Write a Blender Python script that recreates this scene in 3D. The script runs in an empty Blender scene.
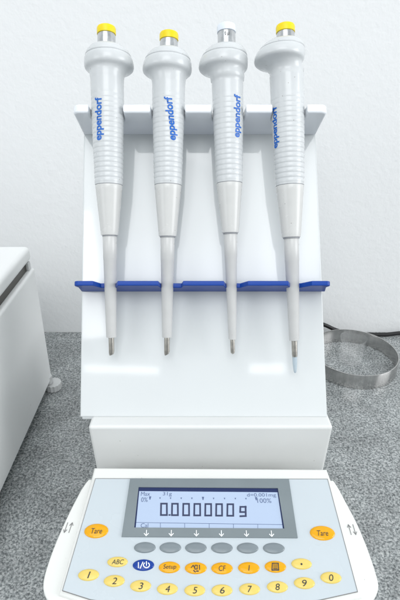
import bpy, bmesh, math
from mathutils import Vector, Matrix
R = math.radians
C = bpy.context.scene.collection
scene = bpy.context.scene

# ------------------------------------------------------------------ camera
H = 0.38; PITCH = 27.0; F = 500.0
cam_d = bpy.data.cameras.new('camera'); cam = bpy.data.objects.new('camera', cam_d); C.objects.link(cam)
cam.location = (0, 0, H); cam.rotation_euler = (R(90-PITCH), 0, 0)
cam_d.sensor_fit = 'VERTICAL'; cam_d.sensor_height = 36; cam_d.lens = F/600*36
cam_d.clip_start = .01; cam_d.clip_end = 50
scene.camera = cam
CAM = Vector((0, 0, H)); CPT, SPT = math.cos(R(PITCH)), math.sin(R(PITCH))

def ray(px, py):                       # measuring helper: photo position -> viewing direction
    a = (px-200)/F; b = (300-py)/F
    return Vector((a, CPT + b*SPT, -SPT + b*CPT))
class Frame:                           # a plane of the real scene with axes U, V and normal N
    def __init__(s, o, U, V):
        s.o = Vector(o); s.U = Vector(U).normalized(); s.V = Vector(V).normalized(); s.N = s.U.cross(s.V)
    def at(s, px, py, n=0.0):
        d = ray(px, py); t = ((s.o + s.N*n - CAM).dot(s.N))/d.dot(s.N)
        p = CAM + d*t - s.o
        return p.dot(s.U), p.dot(s.V)
    def w(s, u, v, n=0.0): return s.o + s.U*u + s.V*v + s.N*n
    def mat(s): 
        return Matrix((( s.U.x, s.V.x, s.N.x, s.o.x), (s.U.y, s.V.y, s.N.y, s.o.y), (s.U.z, s.V.z, s.N.z, s.o.z), (0,0,0,1)))
def on_ground(px, py, z=0.0):
    d = ray(px, py); t = (z-H)/d.z; return CAM + d*t
def at_y(px, py, y):
    d = ray(px, py); return CAM + d*(y/d.y)
def depth(p): return (p-CAM).dot(Vector((0, CPT, -SPT)))

LEAN = 31.0
P = Frame((0, 0.3265, 0.1045), (1,0,0), (0, math.sin(R(LEAN)), math.cos(R(LEAN))))      # face of the stand
SL = 12.0
K = Frame(at_y(200, 467, 0.302), (1,0,0), (0, math.cos(R(SL)), math.sin(R(SL))))       # keypad plane
BP = K.o.copy()

# ------------------------------------------------------------------ materials
def mat(name, col, rough=.5, metal=0, spec=.5, coat=0, trans=0, ior=1.45, emis=None, es=0, bump=None, var=None, sss=0, aniso=None):
    m = bpy.data.materials.new(name); m.use_nodes = True; nt = m.node_tree; b = nt.nodes['Principled BSDF']
    b.inputs['Base Color'].default_value = (*col, 1); b.inputs['Roughness'].default_value = rough
    b.inputs['Metallic'].default_value = metal; b.inputs['Specular IOR Level'].default_value = spec
    b.inputs['Coat Weight'].default_value = coat; b.inputs['Coat Roughness'].default_value = .04
    b.inputs['Transmission Weight'].default_value = trans; b.inputs['IOR'].default_value = ior
    if sss: b.inputs['Subsurface Weight'].default_value = sss; b.inputs['Subsurface Scale'].default_value = .004
    if emis: b.inputs['Emission Color'].default_value = (*emis, 1); b.inputs['Emission Strength'].default_value = es
    tc = nt.nodes.new('ShaderNodeTexCoord')
    if var:                            # (scale, amount): faint mottling of colour and gloss
        n = nt.nodes.new('ShaderNodeTexNoise'); n.inputs['Scale'].default_value = var[0]; n.inputs['Detail'].default_value = 5
        nt.links.new(tc.outputs['Object'], n.inputs['Vector'])
        r = nt.nodes.new('ShaderNodeMapRange'); r.inputs['From Min'].default_value=.3; r.inputs['From Max'].default_value=.7
        r.inputs['To Min'].default_value = 1-var[1]; r.inputs['To Max'].default_value = 1
        nt.links.new(n.outputs['Fac'], r.inputs['Value'])
        mx = nt.nodes.new('ShaderNodeMix'); mx.data_type='RGBA'; mx.blend_type='MULTIPLY'; mx.inputs['Factor'].default_value=1
        mx.inputs['A'].default_value = (*col,1); nt.links.new(r.outputs['Result'], mx.inputs['B']); nt.links.new(mx.outputs['Result'], b.inputs['Base Color'])
        r2 = nt.nodes.new('ShaderNodeMapRange'); r2.inputs['To Min'].default_value = rough*.75; r2.inputs['To Max'].default_value = min(1,rough*1.3)
        nt.links.new(n.outputs['Fac'], r2.inputs['Value']); nt.links.new(r2.outputs['Result'], b.inputs['Roughness'])
    if bump:                           # (scale, distance, strength)
        n = nt.nodes.new('ShaderNodeTexNoise'); n.inputs['Scale'].default_value = bump[0]; n.inputs['Detail'].default_value = 4
        nt.links.new(tc.outputs['Object'], n.inputs['Vector'])
        bu = nt.nodes.new('ShaderNodeBump'); bu.inputs['Distance'].default_value = bump[1]; bu.inputs['Strength'].default_value = bump[2]
        nt.links.new(n.outputs['Fac'], bu.inputs['Height']); nt.links.new(bu.outputs['Normal'], b.inputs['Normal'])
    return m
M = {}
M['acrylic'] = mat('white_acrylic', (.665,.69,.695), .06, spec=.55, coat=0, var=(14,.02))
M['shelf_white'] = mat('white_shelf', (.80,.83,.87), .16, var=(12,.03))
M['blue'] = mat('blue_plastic', (.001,.05,.33), .36, spec=.35, var=(30,.12))
M['pip'] = mat('pipette_plastic', (.61,.63,.64), .22, var=(60,.05), sss=.0)
M['sleeve'] = mat('pipette_sleeve', (.61,.612,.60), .26, var=(60,.05))
M['cone'] = mat('pipette_cone', (.57,.572,.565), .3, var=(80,.06))
M['groove'] = mat('seam_grey', (.30,.31,.33), .5)
M['yellow'] = mat('yellow_button', (.86,.66,.005), .35, var=(120,.08))
M['paleblue'] = mat('pale_button', (.74,.80,.88), .3, var=(120,.05))
M['steel'] = mat('steel', (.66,.67,.68), .24, metal=1, var=(200,.2))
M['nozzle'] = mat('nozzle_metal', (.50,.48,.44), .3, metal=1, var=(300,.3))
M['drop'] = mat('clear_blue_tip', (.55,.64,.70), .12, trans=.3, ior=1.4)
M['ink'] = mat('logo_blue', (.004,.12,.50), .4)
M['body'] = mat('balance_white', (.74,.745,.72), .34, var=(25,.03), bump=(900,.0002,.15))
M['housing'] = mat('housing_white', (.72,.73,.72), .40, var=(15,.04), bump=(900,.0002,.15))
M['overlay'] = mat('overlay_blue', (.53,.585,.62), .26, var=(20,.03), bump=(60,.0004,.12))
M['frame'] = mat('display_grey', (.20,.235,.25), .35, var=(40,.08))
M['grey_key'] = mat('grey_key', (.21,.245,.265), .16, var=(90,.08))
M['orange_key'] = mat('orange_key', (.78,.37,.002), .13, var=(90,.06))
M['yellow_key'] = mat('yellow_key', (.76,.58,.15), .13, var=(90,.05))
M['blue_key'] = mat('blue_key', (.005,.045,.30), .14, var=(90,.1))
M['dark'] = mat('dark_print', (.035,.04,.045), .5)
M['greyprint'] = mat('grey_print', (.20,.20,.20), .5)
M['white'] = mat('white_print', (.85,.87,.88), .5)
M['lcd'] = mat('lcd', (.28,.34,.44), .10, emis=(.50,.63,.86), es=.34, var=(6,.05))
M['lcd_edge_shade'] = mat('lcd_edge_shade', (.008,.02,.09), .2)
M['lcd_ink'] = mat('lcd_ink', (.035,.045,.10), .4)
M['lcd_faint'] = mat('lcd_faint_ink', (.10,.14,.26), .4)
M['seam'] = mat('dark_seam', (.10,.10,.10), .6)
M['box'] = mat('instrument_white', (.82,.83,.825), .45, var=(8,.04), bump=(700,.0002,.2))
M['rail'] = mat('dark_rail', (.10,.095,.085), .35, metal=.6, var=(80,.3))
M['rubber'] = mat('black_rubber', (.012,.012,.013), .45)
M['foot'] = mat('grey_foot', (.55,.56,.56), .4)
M['glass'] = mat('clear_plastic', (.97,.98,.98), .02, trans=0, ior=1.5)

def specks(m, scale, thr, dark):
    nt = m.node_tree; b = nt.nodes['Principled BSDF']; L = nt.links
    src = b.inputs['Base Color'].links[0].from_socket
    tc = nt.nodes.new('ShaderNodeTexCoord'); v = nt.nodes.new('ShaderNodeTexVoronoi'); v.inputs['Scale'].default_value = scale
    n = nt.nodes.new('ShaderNodeTexNoise'); n.inputs['Scale'].default_value = scale*.35; n.inputs['Detail'].default_value = 3
    oi = nt.nodes.new('ShaderNodeObjectInfo'); va = nt.nodes.new('ShaderNodeVectorMath'); va.operation='ADD'
    L.new(tc.outputs['Object'], va.inputs[0]); L.new(oi.outputs['Location'], va.inputs[1])
    L.new(va.outputs[0], v.inputs['Vector']); L.new(va.outputs[0], n.inputs['Vector'])
    a = nt.nodes.new('ShaderNodeMath'); a.operation='LESS_THAN'; L.new(v.outputs['Distance'], a.inputs[0]); a.inputs[1].default_value = thr
    c = nt.nodes.new('ShaderNodeMath'); c.operation='GREATER_THAN'; L.new(n.outputs['Fac'], c.inputs[0]); c.inputs[1].default_value = .58
    d = nt.nodes.new('ShaderNodeMath'); d.operation='MULTIPLY'; L.new(a.outputs[0], d.inputs[0]); L.new(c.outputs[0], d.inputs[1])
    e = nt.nodes.new('ShaderNodeMath'); e.operation='MULTIPLY'; L.new(d.outputs[0], e.inputs[0]); e.inputs[1].default_value = .6
    x = nt.nodes.new('ShaderNodeMix'); x.data_type='RGBA'; L.new(e.outputs[0], x.inputs['Factor']); L.new(src, x.inputs['A']); x.inputs['B'].default_value=(*dark,1)
    L.new(x.outputs['Result'], b.inputs['Base Color'])
specks(M['pip'], 260, .12, (.25,.24,.22)); specks(M['sleeve'], 260, .12, (.3,.28,.26)); specks(M['body'], 160, .07, (.35,.34,.31))
specks(M['box'], 90, .05, (.35,.34,.31)); specks(M['housing'], 120, .06, (.35,.34,.31))

def ring_steel():
    m = mat('brushed_steel', (.50,.495,.485), .2, metal=1)
    nt = m.node_tree; b = nt.nodes['Principled BSDF']
    tc = nt.nodes.new('ShaderNodeTexCoord'); mp = nt.nodes.new('ShaderNodeMapping'); mp.inputs['Scale'].default_value = (1,1,.02)
    n = nt.nodes.new('ShaderNodeTexNoise'); n.inputs['Scale'].default_value = 260; n.inputs['Detail'].default_value = 4
    nt.links.new(tc.outputs['Object'], mp.inputs['Vector']); nt.links.new(mp.outputs['Vector'], n.inputs['Vector'])
    r = nt.nodes.new('ShaderNodeValToRGB'); r.color_ramp.elements[0].position=.3; r.color_ramp.elements[0].color=(.50,.495,.485,1)
    r.color_ramp.elements[1].position=.7; r.color_ramp.elements[1].color=(.62,.61,.60,1)
    nt.links.new(n.outputs['Fac'], r.inputs['Fac']); nt.links.new(r.outputs['Color'], b.inputs['Base Color'])
    return m
M['ring'] = ring_steel()
M['glass'].node_tree.nodes['Principled BSDF'].inputs['Alpha'].default_value = .045

def granite():
    m = bpy.data.materials.new('granite'); m.use_nodes = True; nt = m.node_tree; b = nt.nodes['Principled BSDF']; L = nt.links
    tc = nt.nodes.new('ShaderNodeTexCoord')
    def noise(s, d, ro=.5, dist=0):
        n = nt.nodes.new('ShaderNodeTexNoise'); n.inputs['Scale'].default_value=s; n.inputs['Detail'].default_value=d
        n.inputs['Roughness'].default_value=ro; n.inputs['Distortion'].default_value=dist
        L.new(tc.outputs['Object'], n.inputs['Vector']); return n.outputs['Fac']
    def ramp(f, st):
        r = nt.nodes.new('ShaderNodeValToRGB'); el = r.color_ramp.elements
        while len(el) < len(st): el.new(.5)
        for e,(p_,c) in zip(el, st): e.position=p_; e.color=(*c,1)
        L.new(f, r.inputs['Fac']); return r.outputs['Color']
    def mix(f, a, c):
        x = nt.nodes.new('ShaderNodeMix'); x.data_type='RGBA'; L.new(f, x.inputs['Factor']); L.new(a, x.inputs['A'])
        if isinstance(c, tuple): x.inputs['B'].default_value=(*c,1)
        else: L.new(c, x.inputs['B'])
        return x.outputs['Result']
    base = ramp(noise(460, 6, .72, .1), [(.35,(.05,.056,.06)),(.46,(.19,.206,.21)),(.55,(.33,.35,.35)),(.68,(.55,.57,.56))])
    v = nt.nodes.new('ShaderNodeTexVoronoi'); v.inputs['Scale'].default_value=700; L.new(tc.outputs['Object'], v.inputs['Vector'])
    sep = nt.nodes.new('ShaderNodeSeparateColor'); L.new(v.outputs['Color'], sep.inputs['Color'])
    darkf = ramp(sep.outputs['Red'], [(.82,(0,0,0)),(.88,(.5,.5,.5))])
    c1 = mix(darkf, base, (.05,.055,.06))
    litef = ramp(sep.outputs['Green'], [(.80,(0,0,0)),(.87,(.45,.45,.45))])
    c2 = mix(litef, c1, (.56,.57,.57))
    big = ramp(noise(28, 3, .5, .6), [(.35,(.82,.82,.82)),(.65,(1.12,1.12,1.12))])
    x = nt.nodes.new('ShaderNodeMix'); x.data_type='RGBA'; x.blend_type='MULTIPLY'; x.inputs['Factor'].default_value=1
    L.new(c2, x.inputs['A']); L.new(big, x.inputs['B']); L.new(x.outputs['Result'], b.inputs['Base Color'])
    b.inputs['Roughness'].default_value=.22
    bu = nt.nodes.new('ShaderNodeBump'); bu.inputs['Distance'].default_value=.0002; bu.inputs['Strength'].default_value=.2
    L.new(noise(500,3), bu.inputs['Height']); L.new(bu.outputs['Normal'], b.inputs['Normal'])
    return m
M['granite'] = granite()
def wallmat():
    m = mat('wall_plaster', (.785,.795,.80), .7)
    nt = m.node_tree; b = nt.nodes['Principled BSDF']; L = nt.links
    tc = nt.nodes.new('ShaderNodeTexCoord')
    n = nt.nodes.new('ShaderNodeTexNoise'); n.inputs['Scale'].default_value=210; n.inputs['Detail'].default_value=5; n.inputs['Roughness'].default_value=.55
    n2 = nt.nodes.new('ShaderNodeTexNoise'); n2.inputs['Scale'].default_value=90; n2.inputs['Detail'].default_value=3
    for q in (n,n2): L.new(tc.outputs['Object'], q.inputs['Vector'])
    ad = nt.nodes.new('ShaderNodeMath'); ad.operation='ADD'; L.new(n.outputs['Fac'], ad.inputs[0]); L.new(n2.outputs['Fac'], ad.inputs[1])
    bu = nt.nodes.new('ShaderNodeBump'); bu.inputs['Distance'].default_value=.0014; bu.inputs['Strength'].default_value=.25
    L.new(ad.outputs[0], bu.inputs['Height']); L.new(bu.outputs['Normal'], b.inputs['Normal'])
    return m
M['wall'] = wallmat()

# ------------------------------------------------------------------ object helpers
def tag(o, label=None, cat=None, group=None, kind=None):
    for k, v in (('label',label),('category',cat),('group',group),('kind',kind)):
        if v: o[k] = v
    return o
def empty(name, m4, *t, **k):
    o = bpy.data.objects.new(name, None); C.objects.link(o); o.empty_display_size=.01
    o.matrix_world = m4 if isinstance(m4, Matrix) else Matrix.Translation(m4)
    WM[o.name] = o.matrix_world.copy() if isinstance(m4, Matrix) else Matrix.Translation(m4)
    return tag(o, *t, **k)
WM = {}
def world_of(o):
    if o is None: return Matrix()
    return WM.get(o.name, Matrix())
def obj(name, bm, m, parent=None, local=False, smooth=35):
    me = bpy.data.meshes.new(name)
    if not local: bm.transform(world_of(parent).inverted())
    bmesh.ops.recalc_face_normals(bm, faces=bm.faces[:])
    if smooth:
        for f in bm.faces: f.smooth = True
        for e in bm.edges:
            if len(e.link_faces)==2 and e.calc_face_angle(0) > R(smooth): e.smooth = False
    bm.to_mesh(me); bm.free(); me.materials.append(m)
    o = bpy.data.objects.new(name, me); C.objects.link(o)
    if parent is not None: o.parent = parent; WM[o.name] = world_of(parent)
    if smooth and not local:
        w = o.modifiers.new('weighted', 'WEIGHTED_NORMAL'); w.keep_sharp = True; w.weight = 100
    return o
def box(bm, x0,x1,y0,y1,z0,z1, bev=0, seg=3, m4=None):
    r = bmesh.ops.create_cube(bm, size=1); vs = r['verts']
    for v in vs: v.co = Vector(((x0+x1)/2+v.co.x*(x1-x0), (y0+y1)/2+v.co.y*(y1-y0), (z0+z1)/2+v.co.z*(z1-z0)))
    if m4 is not None: bmesh.ops.transform(bm, matrix=m4, verts=vs)
    if bev:
        es = list({e for v in vs for e in v.link_edges})
        bmesh.ops.bevel(bm, geom=es, offset=bev, segments=seg, profile=.5, affect='EDGES')
def prism(bm, pts, n0, n1, fr=None, bev=0, seg=3):
    """closed outline pts (a,b) extruded from n0 to n1 along the frame normal"""
    f = (lambda a,b,n: fr.w(a,b,n)) if isinstance(fr, Frame) else (fr or (lambda a,b,n: Vector((a,b,n))))
    lo = [bm.verts.new(f(a,b,n0)) for a,b in pts]; hi = [bm.verts.new(f(a,b,n1)) for a,b in pts]
    k = len(pts); fs = [bm.faces.new(lo[::-1]), bm.faces.new(hi)]
    for i in range(k): fs.append(bm.faces.new((lo[i], lo[(i+1)%k], hi[(i+1)%k], hi[i])))
    if bev:
        es = [e for f_ in fs[:2] for e in f_.edges]
        bmesh.ops.recalc_face_normals(bm, faces=fs)
        bmesh.ops.bevel(bm, geom=es, offset=bev, segments=seg, profile=.5, affect='EDGES', clamp_overlap=True)
def lathe(bm, prof, n=48, off=None, closed=False):
    """prof: list of (r, z) around local Z; off(z,theta)->extra radius"""
    rings = []
    for r, z in prof:
        if r < 1e-7: rings.append([bm.verts.new((0,0,z))]); continue
        rings.append([bm.verts.new(((r+(off(r,z,2*math.pi*i/n) if off else 0))*math.sin(2*math.pi*i/n),
                                    -(r+(off(r,z,2*math.pi*i/n) if off else 0))*math.cos(2*math.pi*i/n), z)) for i in range(n)])
    for a, b in zip(rings, rings[1:] + ([rings[0]] if closed else [])):
        for i in range(n):
            j = (i+1) % n
            if len(a)==1 and len(b)==1: continue
            if len(a)==1: bm.faces.new((a[0], b[i], b[j]))
            elif len(b)==1: bm.faces.new((a[i], b[0], a[j]))
            else: bm.faces.new((a[i], b[i], b[j], a[j]))
def tube(bm, pts, r, n=10):
    pts = [Vector(p) for p in pts]; rings = []
    for i, p in enumerate(pts):
        t = (pts[min(i+1,len(pts)-1)] - pts[max(i-1,0)]).normalized()
        a = t.cross(Vector((0,0,1))); a = a.normalized() if a.length>1e-4 else Vector((1,0,0)); b = t.cross(a)
        rings.append([bm.verts.new(p + (a*math.cos(2*math.pi*k/n)+b*math.sin(2*math.pi*k/n))*r) for k in range(n)])
    for a, b in zip(rings, rings[1:]):
        for k in range(n): bm.faces.new((a[k], a[(k+1)%n], b[(k+1)%n], b[k]))
    bm.faces.new(rings[0][::-1]); bm.faces.new(rings[-1])
def text_bm(s, size=1.0, weight=0.0, sx=1.0, shear=0.0, spacing=1.0, extr=0.0):
    """letters as a mesh centred on its own box in the XY plane"""
    cu = bpy.data.curves.new('t', 'FONT'); cu.body = s; cu.size = size; cu.offset = weight; cu.shear = shear
    cu.space_character = spacing; cu.extrude = extr; cu.resolution_u = 4
    o = bpy.data.objects.new('t', cu); C.objects.link(o); bpy.context.view_layer.update()
    dg = bpy.context.evaluated_depsgraph_get(); me = o.evaluated_get(dg).to_mesh()
    bm = bmesh.new(); bm.from_mesh(me); o.evaluated_get(dg).to_mesh_clear()
    bpy.data.objects.remove(o); bpy.data.curves.remove(cu)
    xs = [v.co.x for v in bm.verts]; ys = [v.co.y for v in bm.verts]
    cx, cy = (min(xs)+max(xs))/2, (min(ys)+max(ys))/2
    for v in bm.verts: v.co = Vector(((v.co.x-cx)*sx, v.co.y-cy, v.co.z))
    return bm, (max(xs)-min(xs))*sx, max(ys)-min(ys)
def merge(dst, src, f):
    for v in src.verts: v.co = f(v.co)
    me = bpy.data.meshes.new('tmp'); src.to_mesh(me); src.free(); dst.from_mesh(me); bpy.data.meshes.remove(me)

# ------------------------------------------------------------------ setting
bm = bmesh.new(); box(bm, -1.6, 1.6, -.25, .6405, -.04, 0)
tag(obj('countertop', bm, M['granite'], smooth=0), kind='structure')
bm = bmesh.new()
box(bm, -1.6, 1.6, .641, .70, -.04, 1.5)
tag(obj('wall', bm, M['wall'], smooth=0), kind='structure')

# ------------------------------------------------------------------ white instrument, left
bx1 = -.183
t = empty('instrument_case', (bx1-.12, .42, 0), 'white boxy lab instrument with a lid standing left of the balance', 'instrument')
bm = bmesh.new()
XL = bx1-.26; yb, yf = .508, .315
fr_side = lambda a,b,n: Vector((n, a, b))
prism(bm, [(yb,.013),(yb+.002,.1605),(yf,.1605),(yf,.013)], XL, bx1, fr_side, bev=.0035)
obj('case_body', bm, M['box'], t)
bm = bmesh.new(); box(bm, XL+.006, bx1-.006, yf+.004, yb-.004, .1600, .172, .001)
obj('rail', bm, M['rail'], t)
bm = bmesh.new(); box(bm, XL, bx1-.002, yf-.02, yb+.003, .1700, .186, .005, 4)
obj('lid', bm, M['box'], t)
bm = bmesh.new(); box(bm, bx1-.007, bx1-.003, yb-.008, yb-.001, .1607, .1698, .001); obj('hinge', bm, M['foot'], t)
# low front step of the case
bm = bmesh.new(); box(bm, XL, bx1+.004, .245, yf-.001, .02, .062, .004); obj('front_drawer', bm, M['box'], t)
def fluted(z0, z1, r, n=14):
    bm = bmesh.new(); pts = []
    for i in range(n*6):
        a = 2*math.pi*i/(n*6); rr = r*(1-.09*(.5+.5*math.cos(a*n))); pts.append((rr*math.cos(a), rr*math.sin(a)))
    prism(bm, pts, z0, z1, None, bev=.0008); return bm
for x, y in ((bx1+.001, yb-.004), (XL+.02, yb-.006), (bx1-.02, .27), (XL+.02, .27)):
    b1 = fluted(.0, .009, .0105); b1.transform(Matrix.Translation((x, y, 0.0003))); f = obj('levelling_foot', b1, M['foot'], t)
    b2 = bmesh.new(); lathe(b2, [(0,.0103),(.005,.0103),(.005,.02),(0,.02)], 20); b2.transform(Matrix.Translation((x-.004, y-.002, 0))); obj('foot_stem', b2, M['foot'], f)

# ------------------------------------------------------------------ steel ring, clear cup, cable
rc = Vector((.2035, .558, 0)); Rr = .0565
bm = bmesh.new()
lathe(bm, [(Rr-.0014,.0004),(Rr,.0004),(Rr+.0002,.019),(Rr-.0001,.0203),(Rr-.0012,.0203),(Rr-.0014,.019)], 96, closed=True)
t = empty('metal_ring', rc, 'open stainless steel ring lying on the granite right of the stand', 'ring')
obj('band', bm, M['ring'], t, local=True)
bm = bmesh.new(); box(bm, -.008,.008,-Rr-.0012,-Rr-.0001,.0015,.0185,.0003); bm.transform(Matrix.Rotation(R(196),4,'Z'))
obj('lap_joint', bm, M['ring'], t, local=True)
bm = bmesh.new(); g0 = on_ground(350, 361)
lathe(bm, [(0,.0012),(.0145,.0012),(.0155,.002),(.0165,.036),(.0172,.0365),(.0172,.0372),(.0160,.0372),(.0148,.003),(0,.0024)], 48)
bm.transform(Matrix.Translation((g0.x, g0.y, 0)))
tag(obj('clear_cup', bm, M['glass']), 'small clear plastic cup standing inside the steel ring', 'cup')
bm = bmesh.new()
raw = [(262,296),(290,311),(310,319.5),(326,325.5),(336,330),(350,334),(365,335.5),(378,335.3),(390,334.2),(402,332.8),(420,331),(450,330),(500,330)]
pw = [at_y(x,y,.628) for x,y in raw]
xy = []
for i in range(len(pw)-1):
    p0,p1,p2,p3 = pw[max(i-1,0)],pw[i],pw[i+1],pw[min(i+2,len(pw)-1)]
    for j in range(6):
        t_ = j/6; xy.append(.5*((2*p1)+(p2-p0)*t_+(2*p0-5*p1+4*p2-p3)*t_**2+(3*p1-p0-3*p2+p3)*t_**3))
for p in xy: p.z = max(p.z, .0034)
tube(bm, xy, .0029, 12)
tag(obj('power_cable', bm, M['rubber']), 'black power cable lying along the foot of the wall', 'cable')

# ------------------------------------------------------------------ pipette stand
st = empty('pipette_stand', (.003, .35, .112), 'glossy white leaning acrylic stand with a blue lower shelf', 'stand')
def pv(px, py, n=0): return P.at(px, py, n)
TH = .004
bl, br = pv(80,417), pv(327.5,417); tl, tr = pv(83.5,139), pv(316,137)
topv = (pv(83.5,139)[1]+pv(316,137)[1])/2 + .004
def lerp_u(a, b, v): return a[0] + (b[0]-a[0])*(v-a[1])/(b[1]-a[1])
botv = bl[1]
bm = bmesh.new()
prism(bm, [(bl[0],botv),(br[0],botv),(lerp_u(br,tr,topv),topv),(lerp_u(bl,tl,topv),topv)], -TH, 0, P, bev=.0012)
obj('back_panel', bm, M['acrylic'], st)
# top shelf: U-shaped cut-outs for the handles
dT = .044; vT0 = topv-.0015; thT = .0072
ax_specs = [  # pipette axis top px, tip px, n top, n tip
 ((106.3,27.5),(111.6,356)), ((169,33),(166.8,357)), ((226.3,24.5),(232.8,355)), ((285.3,25),(294.8,358))]
nTop, nTip = .0425, .0135
axes = []
for a, b in ax_specs:
    ua, va = P.at(*a, nTop); ub, vb = P.at(*b, nTip)
    axes.append((P.w(ua, va, nTop), P.w(ub, vb, nTip), (ua,va,nTop), (ub,vb,nTip)))
def axis_u_n(k, v):
    (_, _, a, b) = axes[k]; t_ = (v-a[1])/(b[1]-a[1]); return a[0]+(b[0]-a[0])*t_, a[2]+(b[2]-a[2])*t_
uL = P.at(72,113,dT)[0]; uR = P.at(328,111,dT)[0]
def rounded(cx, cy, r, a0, a1, k=8): return [(cx+r*math.cos(R(a0+(a1-a0)*i/k)), cy+r*math.sin(R(a0+(a1-a0)*i/k))) for i in range(k+1)]
pts = [(lerp_u(bl,tl,topv), .0003)]
pts += [(uL+.0045, dT-.016)] if False else []
pts += rounded(uL+.005, dT-.005, .005, 180, 90)
for k in range(4):
    u, n = axis_u_n(k, vT0); r = .0127
    pts += [(u-r-.001, dT)] + rounded(u, n-.001, r, 180, 360, 14) + [(u+r+.001, dT)]
pts += rounded(uR-.005, dT-.005, .005, 90, 0)
pts += [(lerp_u(br,tr,topv), .0003)]
bm = bmesh.new()
prism(bm, pts, vT0, vT0+thT, lambda a,b,n: P.w(a, n, b), bev=.0018, seg=4)
obj('top_shelf', bm, M['shelf_white'], st)
# blue shelf
dB = .0325; rec = dB-.0115; TILT=.06
vB = P.at(200,285.6,dB)[1]-dB*TILT; thB = .0038
fu = lambda x: P.at(x, 283, dB)[0]; ru = lambda x: P.at(x, 287, rec)[0]
pts = [(P.at(81.5,291,0)[0], .0003)]
x0 = fu(73.5); x1 = fu(331)
pts += [(x0+.0012, dB-.010)] + rounded(x0+.0035, dB-.0035, .0035, 180, 90)
sp = [(93,101,115.5,117.5),(158.5,161,181,183),(224,226,240,248),(288.5,290.5,300,312)]
for a,b,c,d in sp: pts += [(fu(a),dB),(ru(b),rec),(ru(c),rec),(fu(d),dB)]
pts += rounded(x1-.0035, dB-.0035, .0035, 90, 0) + [(x1-.0012, dB-.010)]
pts += [(P.at(325,290,0)[0], .0003)]
bm = bmesh.new(); prism(bm, pts, vB, vB+thB, lambda a,b,n: P.w(a, n+b*TILT, b), bev=.0007)
obj('lower_shelf', bm, M['blue'], st)
# rear support: foot plate and strut behind the panel
bm = bmesh.new()
A = P.w(0, topv-.03, -TH); 
prism(bm, [(A.y, A.z),(A.y+.006,A.z),(.535,.0005),(.529,.0005)], -.06, .066, lambda a,b,n: Vector((n,a,b)), bev=.001)
obj('rear_strut', bm, M['acrylic'], st)
bm = bmesh.new(); q = P.w(0, botv, -TH)
ub0, ub1 = bl[0], br[0]
box(bm, ub0+.001, ub1-.001, .3275, .355, .1005, .1042, .0012); obj('foot_plate', bm, M['acrylic'], st)

# ------------------------------------------------------------------ balance
bal = empty('laboratory_balance', (K.o.x, .27, 0), 'white laboratory balance with a sloped keypad and lit display', 'balance')
yh = .315
e = [at_y(90,427.3,yh), at_y(331.5,426.3,yh), at_y(325.5,470,yh), at_y(95,470,yh)]
zt = (e[0].z+e[1].z)/2
xl, xr = e[0].x-.0018, e[1].x+.0018; zb = e[2].z
xlb, xrb = e[3].x, e[2].x
bm = bmesh.new()
ex = (xlb-xl)/(zt-zb)*(zt-.012); exr = (xr-xrb)/(zt-zb)*(zt-.012)
vs = [Vector((xl,yh,zt)),Vector((xr,yh,zt)),Vector((xr-exr,yh+.006,.012)),Vector((xl+ex,yh+.006,.012))]
bk = [Vector((v.x*.94,.45,v.z)) for v in vs]
a = [bm.verts.new(v) for v in vs]; b = [bm.verts.new(v) for v in bk]
fs = [bm.faces.new(a), bm.faces.new(b[::-1])]+[bm.faces.new((a[i],b[i],b[(i+1)%4],a[(i+1)%4])) for i in range(4)]
bmesh.ops.recalc_face_normals(bm, faces=bm.faces[:])
bmesh.ops.bevel(bm, geom=bm.edges[:], offset=.0028, segments=5, profile=.5, affect='EDGES')
obj('rear_housing', bm, M['housing'], bal)
for x, y in ((-.07,.33),(.08,.33),(-.07,.43),(.08,.43),(-.07,.215),(.08,.215)):
    b2 = bmesh.new(); lathe(b2, [(0,.0003),(.008,.0003),(.008,.0135),(0,.0135)], 24); b2.transform(Matrix.Translation((x,y,0))); obj('rubber_foot', b2, M['rubber'], bal)

k_ = lambda x,y,n=0: K.at(x,y,n)
# outline of the terminal's top (left side, front, right side)
def catmull(pts, sub=6):
    out = []
    for i in range(len(pts)-1):
        p0,p1,p2,p3 = pts[max(i-1,0)],pts[i],pts[i+1],pts[min(i+2,len(pts)-1)]
        for j in range(sub):
            t_ = j/sub
            out.append(tuple(.5*((2*p1[q])+(-p0[q]+p2[q])*t_+(2*p0[q]-5*p1[q]+4*p2[q]-p3[q])*t_**2+(-p0[q]+3*p1[q]-3*p2[q]+p3[q])*t_**3) for q in (0,1)))
    out.append(pts[-1]); return out
Lf = [(88,477.5),(80.5,488),(67.5,513),(54.5,542),(45.5,567),(42.2,582),(43.5,593),(50,604)]
Rt = [(334,478.5),(339.5,487),(347,501),(358,522),(368.5,547),(377.5,574),(379.5,586),(376,596),(370,603)]
Fr = [(50,604),(90,615),(140,622),(200,625),(260,623),(320,614),(370,603)]
Lk, Rk, Fk = [k_(*p) for p in Lf], [k_(*p) for p in Rt], [k_(*p) for p in Fr]
outline = catmull(Lk)[:-1] + catmull(Fk)[:-1] + catmull(Rk)[::-1]
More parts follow.
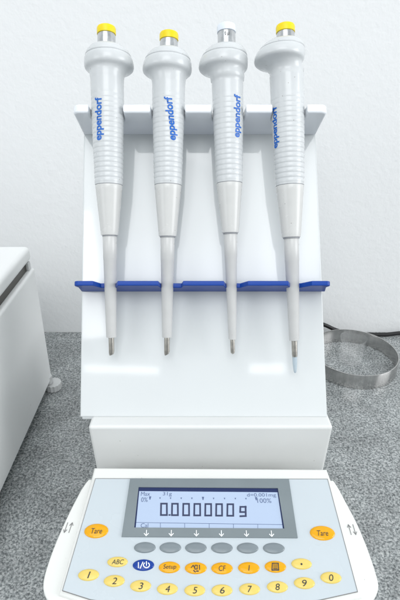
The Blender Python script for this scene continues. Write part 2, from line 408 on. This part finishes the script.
def kbody(bm, pts, n0, depth_, bev, seg=4, inset=.012):
    """top face on the keypad plane at height n0, walls going down to the counter drawn in a little"""
    top = [K.w(a,b_,n0) for a,b_ in pts]; cx = sum(p.x for p in top)/len(top); cy = sum(p.y for p in top)/len(top)
    T = [bm.verts.new(p) for p in top]
    Bt = [bm.verts.new(Vector((p.x+(cx-p.x)*inset, p.y+(cy-p.y)*inset, depth_))) for p in top]
    n = len(pts); ft = bm.faces.new(T); bm.faces.new(Bt[::-1])
    for i in range(n): bm.faces.new((T[i],Bt[i],Bt[(i+1)%n],T[(i+1)%n]))
    bmesh.ops.recalc_face_normals(bm, faces=bm.faces[:])
    bmesh.ops.bevel(bm, geom=list(ft.edges), offset=bev, segments=seg, profile=.5, affect='EDGES', clamp_overlap=True)
bm = bmesh.new(); kbody(bm, outline, -.0022, .012, .0042, inset=.05)
obj('side_housing', bm, M['body'], bal)
# raised centre carrying the overlay
Cn = [(94,467),(91.2,478),(58,594)]; Cr = [(327,468.5),(331,479.5),(362.5,597)]
cpts = [k_(*p) for p in Cn] + [k_(*p) for p in [(90,605),(140,613),(200,616.5),(260,614.5),(320,606)]] + [k_(*p) for p in Cr[::-1]]
def nearz(c): return c
bm = bmesh.new(); kbody(bm, cpts, 0.0, .014, .0022, inset=.01)
obj('centre_housing', bm, M['body'], bal)
# membrane overlay
o_l, o_r, o_bl, o_br = k_(95.5,479), k_(327.5,479.5), k_(62.5,591), k_(357.5,592)
mid = [k_(*p,.0006) for p in [(90,599.5),(140,607),(200,610),(260,608),(320,600)]]
bm = bmesh.new(); prism(bm, [o_l, o_bl]+mid+[o_br, o_r], -.001, .0006, K, bev=.0002, seg=1)
ov = obj('keypad_overlay', bm, M['overlay'], bal)
def stroke(bm, pl, w, n0, n1, closed=False, fr=K):
    pl = list(pl); seg = list(zip(pl, pl[1:] + ([pl[0]] if closed else []))) if closed else list(zip(pl, pl[1:]))
    for i,(a,b_) in enumerate(seg):
        a = Vector(a); b_ = Vector(b_); d = (b_-a).normalized(); nn = Vector((-d.y,d.x))*w/2; e1 = d*w/2*.98
        prism(bm, [tuple(a-e1-nn),tuple(b_+e1-nn),tuple(b_+e1+nn),tuple(a-e1+nn)], n0, n1+(i%2)*.00003, fr)
ko = lambda x,y,n=.0008: K.at(x,y,n)
bm = bmesh.new()
oin = [o_l, o_bl]+mid+[o_br, o_r]
stroke(bm, [Vector(p) for p in oin], .00035, .0001, .00075, closed=True); obj('overlay_border', bm, M['greyprint'], bal, smooth=0)

# display
fr = [ko(130.2,478.8), ko(121.6,537), ko(297.6,538.2), ko(288.8,479.2)]
lc = [ko(138.6,487.5), ko(134.2,528), ko(284.3,529), ko(277.8,488.5)]
disp = None
def ringprism(bm, outer, inner, n0, n1):
    f = K.w; k = len(outer)
    O1=[bm.verts.new(f(*p,n1)) for p in outer]; I1=[bm.verts.new(f(*p,n1)) for p in inner]
    O0=[bm.verts.new(f(*p,n0)) for p in outer]; I0=[bm.verts.new(f(*p,n0)) for p in inner]
    for i in range(k):
        j=(i+1)%k
        bm.faces.new((O1[i],O1[j],I1[j],I1[i])); bm.faces.new((O0[i],O0[j],O1[j],O1[i])); bm.faces.new((I0[i],I0[j],I1[j],I1[i])); bm.faces.new((O0[i],O0[j],I0[j],I0[i]))
bm = bmesh.new(); ringprism(bm, fr, lc, .0004, .0016); disp = obj('display_frame', bm, M['frame'], bal, smooth=0)
bm = bmesh.new(); prism(bm, lc, .0003, .00068, K); scr = obj('display_screen', bm, M['lcd'], bal, smooth=0)
n_l = .0008
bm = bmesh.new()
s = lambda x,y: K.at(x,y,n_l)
prism(bm, [s(138,487), s(137.4,491), s(278.8,492.2), s(278,488)], .0006, .00078, K)  # dark band painting the inset's shadow along with the polarizer edge
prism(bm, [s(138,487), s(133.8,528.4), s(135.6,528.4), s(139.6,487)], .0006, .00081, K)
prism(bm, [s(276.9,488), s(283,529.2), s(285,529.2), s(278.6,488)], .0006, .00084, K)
obj('screen_edge_shade', bm, M['lcd_edge_shade'], bal, smooth=0)
def ktext(bm, st_, x, y, hpx, wpx=None, n=.0008, weight=0, shear=0, spacing=1, sx=1, rot=0):
    """st_ centred on a point of the keypad plane; heights given in photo pixels, fitted on the plane"""
    u, v = K.at(x,y,n); h = abs(K.at(x,y-hpx/2,n)[1]-K.at(x,y+hpx/2,n)[1])
    tb, w, hh = text_bm(st_, 1.0, weight, 1.0, shear, spacing)
    sy = h/hh
    if wpx: sxx = abs(K.at(x+wpx/2,y,n)[0]-K.at(x-wpx/2,y,n)[0])/w
    else: sxx = sy*sx
    c_, s_ = math.cos(rot), math.sin(rot)
    merge(bm, tb, lambda c: K.w(u+(c.x*sxx*c_-c.y*sy*s_), v+(c.x*sxx*s_+c.y*sy*c_), n))
bm = bmesh.new()
def sp_(pts): return [K.at(x,y,n_l) for x,y in pts]
for i, cx in enumerate([164,175,186.2,197.3,208.3,219.2,230.4]):
    y0, y1 = 503.6+i*.1, 515.0+i*.12; tx = (200-cx)*.004*0
    stroke(bm, sp_([(cx-2.9,y0),(cx-3.1,y1),(cx+2.9,y1),(cx+2.8,y0)]), .0013, .0006, n_l, closed=True)
stroke(bm, sp_([(169.2,514.9),(169.9,514.9)]), .0011, .0006, n_l)
stroke(bm, sp_([(245.8,506.8),(240.4,506.8),(240.2,512),(245.6,512)]), .0013, .0006, n_l)
stroke(bm, sp_([(245.6,506.6),(245.8,516),(240.4,516.2)]), .0013, .0006, n_l+.00004)
obj('digits', bm, M['lcd_ink'], scr, smooth=0)
bm = bmesh.new()
ktext(bm, 'Max', 145.5, 493.8, 4.0, 9, n_l); ktext(bm, '31g', 167.3, 494.2, 4.6, 9, n_l)
ktext(bm, '0%', 144.4, 499.6, 4.6, 6.5, n_l); ktext(bm, 'd=0.001mg', 261.5, 495.4, 4.6, 29, n_l); ktext(bm, '100%', 264.3, 500.6, 4.6, 14, n_l)
ktext(bm, 'Cal', 144.5, 525.4, 4.4, 7.5, n_l)
ln = [(135,522.4),(283,524.6)]
stroke(bm, sp_(ln), .0003, .0006, n_l)
for x in (160.4,184.7,209.2,233.5,257.8):
    y = 522.4+(x-135)*2.2/148; stroke(bm, sp_([(x,y+.3),(x,528)]), .0003, .0006, n_l+.00003)
for i, x in enumerate([150,160,170.6,181.2,191.9,203,213.6,224.6,235.4,246,256.2]):
    y = 498+i*.07; big = i in (0,5,10)
    u,v = K.at(x,y,n_l); a_ = .0009 if big else .00055; h_ = .0013 if big else .0006
    prism(bm, [(u-a_,v+h_),(u-a_*.35,v-h_),(u+a_*.35,v-h_),(u+a_,v+h_)], .0006, n_l, K)
obj('screen_text', bm, M['lcd_faint'], scr, smooth=0)
bm = bmesh.new()
for i, x in enumerate((146.3,171.2,196.4,221.4,246.5,271.6)):
    y = 533.0+i*.15; u,v = K.at(x,y,.0018); w = .00055
    stroke(bm, [(u,v+.0021),(u,v-.0019)], w, .0014, .0018); stroke(bm, [(u-.0015,v-.0003),(u,v-.0019),(u+.0015,v-.0003)], w, .0014, .00183)
obj('arrow_marks', bm, M['white'], disp, smooth=0)

# keys
def key(x, y, wpx, hpx, m, name='key', legend=None, lh=6, lw=None, lm='dark', draw=None):
    n0 = .0006; u,v = K.at(x,y,n0); a = abs(K.at(x+wpx/2,y,n0)[0]-u); b_ = abs(K.at(x,y+hpx/2,n0)[1]-v)
    bm = bmesh.new(); N = 48; prof = [(1,-.0002),(1,.0002),(.97,.00048),(.9,.0009),(.74,.0012),(.45,.00138),(.2,.00144)]
    rings = [[bm.verts.new(K.w(u+a*r*math.cos(2*math.pi*i/N), v+b_*r*math.sin(2*math.pi*i/N), n0+h)) for i in range(N)] for r,h in prof]
    for A_,B_ in zip(rings, rings[1:]):
        for i in range(N): bm.faces.new((A_[i],A_[(i+1)%N],B_[(i+1)%N],B_[i]))
    c = bm.verts.new(K.w(u,v,n0+.00146))
    for i in range(N): bm.faces.new((rings[-1][i], rings[-1][(i+1)%N], c))
    o = obj(name, bm, m, bal, smooth=60)
    tb = bmesh.new()
    if legend: ktext(tb, legend, x+.3, y-.2, lh, lw, n=.0022, weight=.0, shear=.18)
    if draw: draw(tb, x, y)
    if legend or draw: obj('key_legend', tb, M[lm], o, smooth=0)
    else: tb.free()
    return o
nk = .0022
def kp(pts): return [K.at(x,y,nk) for x,y in pts]
def power(tb, x, y):
    stroke(tb, kp([(x-5,y-2.6),(x-5,y+2.4)]), .0006, .0019, nk)
    stroke(tb, kp([(x-3.2,y+2.8),(x-.6,y-3)]), .0006, .0019, nk)
    import math as _m
    pts = [(x+3+3*_m.sin(a), y-.2-2.6*_m.cos(a)) for a in [R(40+28*i) for i in range(11)]]
    stroke(tb, kp(pts), .0006, .0019, nk); stroke(tb, kp([(x+3,y-3.6),(x+3,y)]), .0006, .0019, nk+.00005)
def bell(tb, x, y):
    stroke(tb, kp([(x-4.5,y-.8),(x-2.6,y-3),(x-1.6,y-1)]), .0005, .0019, nk)
    stroke(tb, kp([(x-.8,y-3),(x-1,y+.8),(x+1.4,y+.8),(x+1.5,y-3)]), .0005, .0019, nk, closed=True)
    stroke(tb, kp([(x+3.6,y-3),(x+3.8,y+1)]), .0006, .0019, nk)
    stroke(tb, kp([(x-2,y+2.2),(x-.6,y+3.6)]), .0006, .0019, nk); stroke(tb, kp([(x+.8,y+2.8),(x+2.4,y+2.8)]), .0007, .0019, nk)
def printer(tb, x, y):
    stroke(tb, kp([(x-3,y-3.6),(x-3.4,y+3.2),(x+3.4,y+3.2),(x+3,y-3.6)]), .0006, .0019, nk, closed=True)
    for d in (-1.8,.1,1.8): stroke(tb, kp([(x-1.8,y+d),(x+2,y+d)]), .0005, .0019, nk)
def dot(tb, x, y):
    u,v = K.at(x,y,nk); prism(tb, [(u+.0007*math.cos(i*.6283),v+.0007*math.sin(i*.6283)) for i in range(10)], .0019, nk, K)
for i, x in enumerate((144.8,170.3,195.9,221.9,247.6,273.8)): key(x, 547.6+i*.15, 21.6, 11, M['grey_key'])
key(117.5,562,20.5,10.5,M['yellow_key'],legend='ABC',lh=4.8,lw=12)
key(143.4,565.2,21.5,11.6,M['blue_key'],lm='white',draw=power)
key(169.4,567.4,21.5,11.8,M['orange_key'],legend='Setup',lh=5.8,lw=13)
key(195.8,568.2,22,12,M['orange_key'],draw=bell)
key(222.0,568.4,21.5,12,M['orange_key'],legend='CF',lh=5.4,lw=7)
key(248.8,568.0,21.5,12,M['orange_key'],legend='I',lh=5.4,lw=1.8)
key(275.4,566.8,21.5,12,M['orange_key'],draw=printer)
key(301.6,564,20.5,11.2,M['yellow_key'],draw=dot)
nums = [(88.6,575),(114.2,581),(140.6,586),(167.4,589),(194.8,590.4),(222,590.4),(249.6,589.2),(277.4,587),(304.4,583.2),(331,577.8)]
for (x,y), c in zip(nums, '1234567890'): key(x,y,21,12,M['yellow_key'],legend=c,lh=6.6,lw=(2.6 if c=='1' else 4.6))
key(96.3,531,24,14.6,M['orange_key'],legend='Tare',lh=5.4,lw=11)
key(322.4,533.2,25,14.8,M['orange_key'],legend='Tare',lh=5.4,lw=11)
# key borders of arrows on the side rims
bm = bmesh.new()
def arrows(bm, x, y, lean, first):
    """an up arrow and a down arrow side by side, leaning along the rim"""
    n=-.0019; ax = Vector((lean, -1)).normalized(); ay = Vector((1, 0))
    for sx_, up in ((-2.3, first), (2.3, not first)):
        c = Vector((x+sx_, y)); d = ax if up else -ax
        f = lambda p: K.at(p.x, p.y, n)
        stroke(bm, [f(c-d*5.2), f(c+d*5.2)], .00042, -.0026, n)
        tip = c+d*5.2; stroke(bm, [f(tip-d*2.8-ay*1.6), f(tip), f(tip-d*2.8+ay*1.6)], .00042, -.0026, n+.00004)
arrows(bm, 68.2, 527.5, .36, False)
obj('rim_marking', bm, M['greyprint'], bal, smooth=0)
bm = bmesh.new(); 

arrows(bm, 352.2, 529.5, -.30, True)
obj('rim_marking', bm, M['greyprint'], bal, smooth=0)

# ------------------------------------------------------------------ pipettes
def interp(tab, x):
    if x <= tab[0][0]: return tab[0][1]
    for (a,b_),(c,d) in zip(tab, tab[1:]):
        if x <= c: return b_+(d-b_)*(x-a)/(c-a)
    return tab[-1][1]
def project_y(p):
    d = p-CAM; z = d.dot(Vector((0,CPT,-SPT))); y = d.dot(Vector((0,SPT,CPT))); return 300-F*y/z
def pipette(k, label, spec):
    A_, B_ = axes[k][0], axes[k][1]
    Z = (A_-B_).normalized(); Lg = (A_-B_).length
    X = Vector((1,0,0)); X = (X - Z*X.dot(Z)).normalized(); Y = Z.cross(X)
    m4 = Matrix(((X.x,Y.x,Z.x,B_.x),(X.y,Y.y,Z.y,B_.y),(X.z,Y.z,Z.z,B_.z),(0,0,0,1)))
    root = empty('pipette', m4, label, 'pipette', 'pipettes hanging on the white stand')
    def S(py):                       # height on the axis whose image is row py
        lo, hi = -.04, Lg+.03
        for _ in range(40):
            mid_ = (lo+hi)/2
            if project_y(B_+Z*mid_) > py: lo = mid_
            else: hi = mid_
        return lo
    def rad(rpx, z): return rpx*depth(B_+Z*z)/F
    PR = lambda tab: [(rad(r, S(y)), S(y)) for y, r in tab]
    dy = spec['dy']; gy = spec['groove']; ce = spec['cone_end']; se = spec['shaft_end']; te = spec['tip_end']; ct = spec['cap']
    col_end = spec['collar_end']
    # button
    tab = [(ct-.2,0),(ct,4),(ct+.5,7.4),(ct+1.4,8.9),(ct+3,9.5),(ct+8.3,9.4),(ct+8.6,8.6),(ct+8.6,0)]
    bm = bmesh.new(); lathe(bm, PR(tab), 48); obj('push_button', bm, M[spec.get('btn','yellow')], root, local=True)
    bm = bmesh.new(); lathe(bm, PR([(ct+8.4,0),(ct+8.4,8.6),(ct+9,8.9),(col_end+4,9.0),(col_end+4,0)]), 48,
        off=lambda r,z,th: .00012*math.sin(th*24) if r>.002 else 0)
    col = obj('metal_collar', bm, M['steel'], root, local=True)
    if spec.get('digits'):
        tb, w_, h_ = text_bm(spec['digits'], .0034, .00005, .8); zc_ = S(ct+13); rr = rad(9.0, zc_)+.0003
        bm = bmesh.new(); merge(bm, tb, lambda c: Vector((rr*math.sin(c.x/rr), -rr*math.cos(c.x/rr), zc_+c.y)))
        obj('counter_digits', bm, M['greyprint'], col, local=True, smooth=0)
    # head, finger hook, ribbed handle in one skin
    hk = R(spec['hook']); amp = spec['amp']
    he = col_end
    tabh = [(he-.5,9.2),(he,12),(he+1.2,15),(he+3,18.2),(he+6,21.0),(he+9,22.6),(he+10,22.9),(he+10.4,22.4),(he+10.8,23.1),(he+13,24.0),(he+16.5,24.5),(he+19.5,24.5),(he+21.2,24.0),(he+22.3,22.9),(he+23.2,21.2),(he+24.6,19.4),(he+27,17.9),(he+30,17.1),(he+34,16.6)]
    zt_ = S(he-.5); zr = S(he+18); zf = S(he+30)
    def off(r,z,th):
        if z > zt_ or z < zf: return 0
        if z > zr: kz = ((zt_-z)/(zt_-zr))**.8
        else: kz = max(0,min(1,(z-zf)/(S(he+22)-zf)))**1.3
        d = math.cos(th-hk)
        return rad(amp, z)*kz*d + (r-rad(16,z))*(spec.get('hr',1)-1)
    hr = lambda y: interp([(he+34,16.6),(110,16.0),(140,15.1),(gy,13.7)], y)*spec.get('hs',1)
    tab2 = []
    y = he+35; 
    while y < 97: tab2.append((y, hr(y))); y += 3
    pitch = 4.75; nrib = int((gy-2-97)/pitch); pitch = (gy-1.5-97)/nrib
    for i in range(nrib):
        y0 = 97+i*pitch
        for q, dd in ((0,-.42),(.12,-.3),(.28,.05),(.42,.16),(.62,.16),(.78,.05),(.93,-.3)):
            tab2.append((y0+q*pitch, hr(y0)+dd*spec.get('rib',1)*(.15+.42*i/nrib)))
    tab2 += [(gy-1.2,hr(gy)),(gy-.3,hr(gy)-.1),(gy-.1,hr(gy)-1.2)]
    bm = bmesh.new(); lathe(bm, PR(tabh)+PR(tab2), 96, off=off)
    hd = obj('handle', bm, M['pip'], root, local=True, smooth=70)
    bm = bmesh.new(); lathe(bm, PR([(gy-.6,hr(gy)-2),(gy-.6,hr(gy)-.55),(gy+.6,hr(gy)-.55),(gy+.6,hr(gy)-2)]), 64); obj('seam_ring', bm, M['groove'], root, local=True)
    r0 = hr(gy)-.25; r1 = spec['r_ce']
    bm = bmesh.new(); lathe(bm, PR([(gy+.2,r0-1.5),(gy+.3,r0-.2),(gy+.9,r0)]+[(gy+ (ce-gy)*f, r0+(r1-r0)*f) for f in (.1,.3,.5,.7,.9,.97)]+[(ce-.2,r1-.15),(ce,r1-.7),(ce,r1-2.5)]), 64)
    obj('lower_sleeve', bm, M['sleeve'], root, local=True)
    bm = bmesh.new(); lathe(bm, PR([(ce-1,r1-2.6),(ce-.2,r1-1.2),(ce+1.1,r1-1.1),(ce+1.3,r1-1.8)]), 64); obj('seam_ring', bm, M['groove'], root, local=True)
    sr0, sr1 = spec['sr']
    bm = bmesh.new(); lathe(bm, PR([(ce-.5,sr0-.5),(ce+.5,sr0),(ce+24,sr0-.25),(ce+24.3,sr0-.42),(se-1,sr1),(se-.2,sr1-.15),(se,sr1-.8),(se,1)]), 48)
    obj('shaft_cone', bm, M['cone'], root, local=True)
    nr = spec['nr']; ne = spec['noz_end']
    bm = bmesh.new()
    tb_ = [(se-1,nr),(ne-4,nr*.98),(ne-1.5,nr*.9),(ne,nr*spec.get('pt',.7)),(ne,0)]
    lathe(bm, PR(tb_), 32)
    if spec.get('cut'):
        zc_ = S(ne)
        for v in bm.verts:
            if v.co.z < zc_+rad(2,zc_): v.co.z += (v.co.x+rad(nr,zc_))*.8*spec['cut']
    obj('metal_nozzle', bm, M['nozzle'], root, local=True)
    if te > ne+2:
        bm = bmesh.new(); lathe(bm, PR([(ne-.8,nr*.6),(ne-.6,nr*.85),(ne+6,nr*.8),(te-4,nr*.62),(te-1,nr*.45),(te,nr*.2),(te,0)]), 32)
        obj('clear_tip', bm, M['drop'], root, local=True)
    # wrapped lettering reading upwards
    ty0, ty1 = spec['ty']; zz0, zz1 = S(ty1), S(ty0)
    tb, w_, h_ = text_bm('eppendorf', 1.0, .027, 1.0, 0, .98)
    sc = (zz1-zz0)/w_; hh = rad(spec.get('th',10.5), (zz0+zz1)/2); sy = hh/h_
    for v in tb.verts: v.co = Vector((v.co.x*sc, v.co.y*sy, 0))
    bmesh.ops.triangulate(tb, faces=tb.faces[:])
    kk = -hh/2
    while kk < hh/2:
        kk += .0005
        bmesh.ops.bisect_plane(tb, geom=tb.verts[:]+tb.edges[:]+tb.faces[:], plane_co=(0,kk,0), plane_no=(0,1,0))
    zm = (zz0+zz1)/2; sl = spec.get('tslant',0)
    def wrap(c):
        z = zm + c.x; yy = project_y(B_+Z*z); r = rad(interp([(he+34,16.6),(110,16.0),(140,15.1),(gy,13.7)], yy)*spec.get('hs',1)+.36, z)
        th = R(spec['text']) - c.y/r + sl*c.x/(zz1-zz0)
        return Vector((r*math.sin(th), -r*math.cos(th), z))
    bm = bmesh.new(); merge(bm, tb, wrap); obj('lettering', bm, M['ink'], hd, local=True, smooth=0)
    return root
base = dict(dy=0, groove=185.5, cone_end=235.5, shaft_end=337.5, tip_end=357, noz_end=356, cap=26.3, collar_end=46.5, r_ce=8.4, sr=(7.0,5.0), nr=2.8, hook=150, amp=3.6, text=-22, ty=(102.5,144))
pipette(0, 'leftmost pipette, yellow push button, square cut metal nozzle', dict(base, cut=.5, tslant=.10))
pipette(1, 'second pipette from left, yellow push button, slanted blue lettering', dict(base, cap=32.3, collar_end=50.5, groove=185.5, cone_end=236.5, r_ce=8.8, sr=(7.1,4.9), cut=.6, hook=215, amp=3, text=14, ty=(102.5,144), tslant=-.30))
pipette(2, 'third pipette from left, the only one with a pale bluish push button', dict(base, cap=24.6, collar_end=47, groove=183.5, cone_end=233, r_ce=8.4, sr=(6.6,3.9), shaft_end=339.5, noz_end=354, tip_end=354, nr=2.3, pt=.35, hook=238, amp=4.6, text=36, ty=(99.5,141), hs=.95, btn='paleblue', digits='0 µl', tslant=.1))
pipette(3, 'rightmost pipette, yellow push button, holding a clear bluish tip', dict(base, cap=24.6, collar_end=41.5, groove=186, cone_end=237.5, r_ce=9.3, sr=(7.4,5.0), shaft_end=340.5, noz_end=357.5, tip_end=373, nr=2.9, hook=-75, amp=8, text=-62, ty=(109,149.5), hs=1.03, rib=1.3, tslant=.1))

# ------------------------------------------------------------------ light
def refl(px, py, dist):
    """where a lamp must hang to be mirrored at a given spot of the glossy panel"""
    u,v = P.at(px,py); p = P.w(u,v); d = (p-CAM).normalized(); r = d - 2*d.dot(P.N)*P.N
    return p + r*dist
def area(name, loc, target, sx, sy, radiance, col=(1,1,1), roll=0, label=None):
    ld = bpy.data.lights.new(name, 'AREA'); ld.shape='RECTANGLE'; ld.size=sx; ld.size_y=sy; ld.color=col
    ld.energy = radiance*math.pi*sx*sy
    o = bpy.data.objects.new(name, ld); C.objects.link(o); o.location = loc
    q = (Vector(target)-Vector(loc)).to_track_quat('-Z','Y'); o.rotation_euler = (q.to_matrix().to_4x4() @ Matrix.Rotation(roll,4,'Z')).to_euler()
    return o
tgt = (0,.35,.2)
area('ceiling_lamp', (-.3,-.3,2.3), (0,.3,0), 1.5, 1.2, 1.5, (.98,.99,1))
area('ceiling_lamp', (0,-1.75,2.45), (0,.36,.3), 1.7, 1.0, 4.6, (.98,.99,1))
area('window_or_fill_light', (-2.2,-1.2,1.2), tgt, 1.3, 1.2, 2.4, (.96,.985,1))
area('window_or_fill_light', (2.3,-.3,.9), (-.2,.45,.1), 1.4, 1.3, 5.4, (.98,.99,1))  # fill lamp added from the right to brighten the case side
# strip lamps seen mirrored in the acrylic
for px, py, w, h in ((122,369.5,.42,.04),(267,368.5,.2,.055)):
    area('strip_lamp', refl(px,py,2.5), P.w(0,.1,0), w, h, 5.5, roll=R(3.5 if px<200 else -3.5))
area('window_or_fill_light', refl(86,276,1.6), P.w(-.09,.1,0), .10, .50, 5.5, roll=R(17))
W = bpy.data.worlds.new('World'); scene.world = W; W.use_nodes = True
wn = W.node_tree; bg = wn.nodes['Background']
tc = wn.nodes.new('ShaderNodeTexCoord'); sx_ = wn.nodes.new('ShaderNodeSeparateXYZ'); wr = wn.nodes.new('ShaderNodeValToRGB')
mr = wn.nodes.new('ShaderNodeMapRange'); mr.inputs['From Min'].default_value = -.6; mr.inputs['From Max'].default_value = .6
wn.links.new(tc.outputs['Generated'], sx_.inputs[0]); wn.links.new(sx_.outputs['Z'], mr.inputs['Value']); wn.links.new(mr.outputs['Result'], wr.inputs['Fac'])
wr.color_ramp.elements[0].color = (.30,.31,.32,1); wr.color_ramp.elements[1].color = (.90,.965,1,1)   # dim floor, bright ceiling of the room
wn.links.new(wr.outputs['Color'], bg.inputs['Color']); bg.inputs['Strength'].default_value = .66
vs_ = scene.view_settings; vs_.view_transform='Standard'; vs_.look='None'; vs_.exposure=.20; vs_.gamma=1
scene.cycles.max_bounces = 8; scene.cycles.use_denoising = True
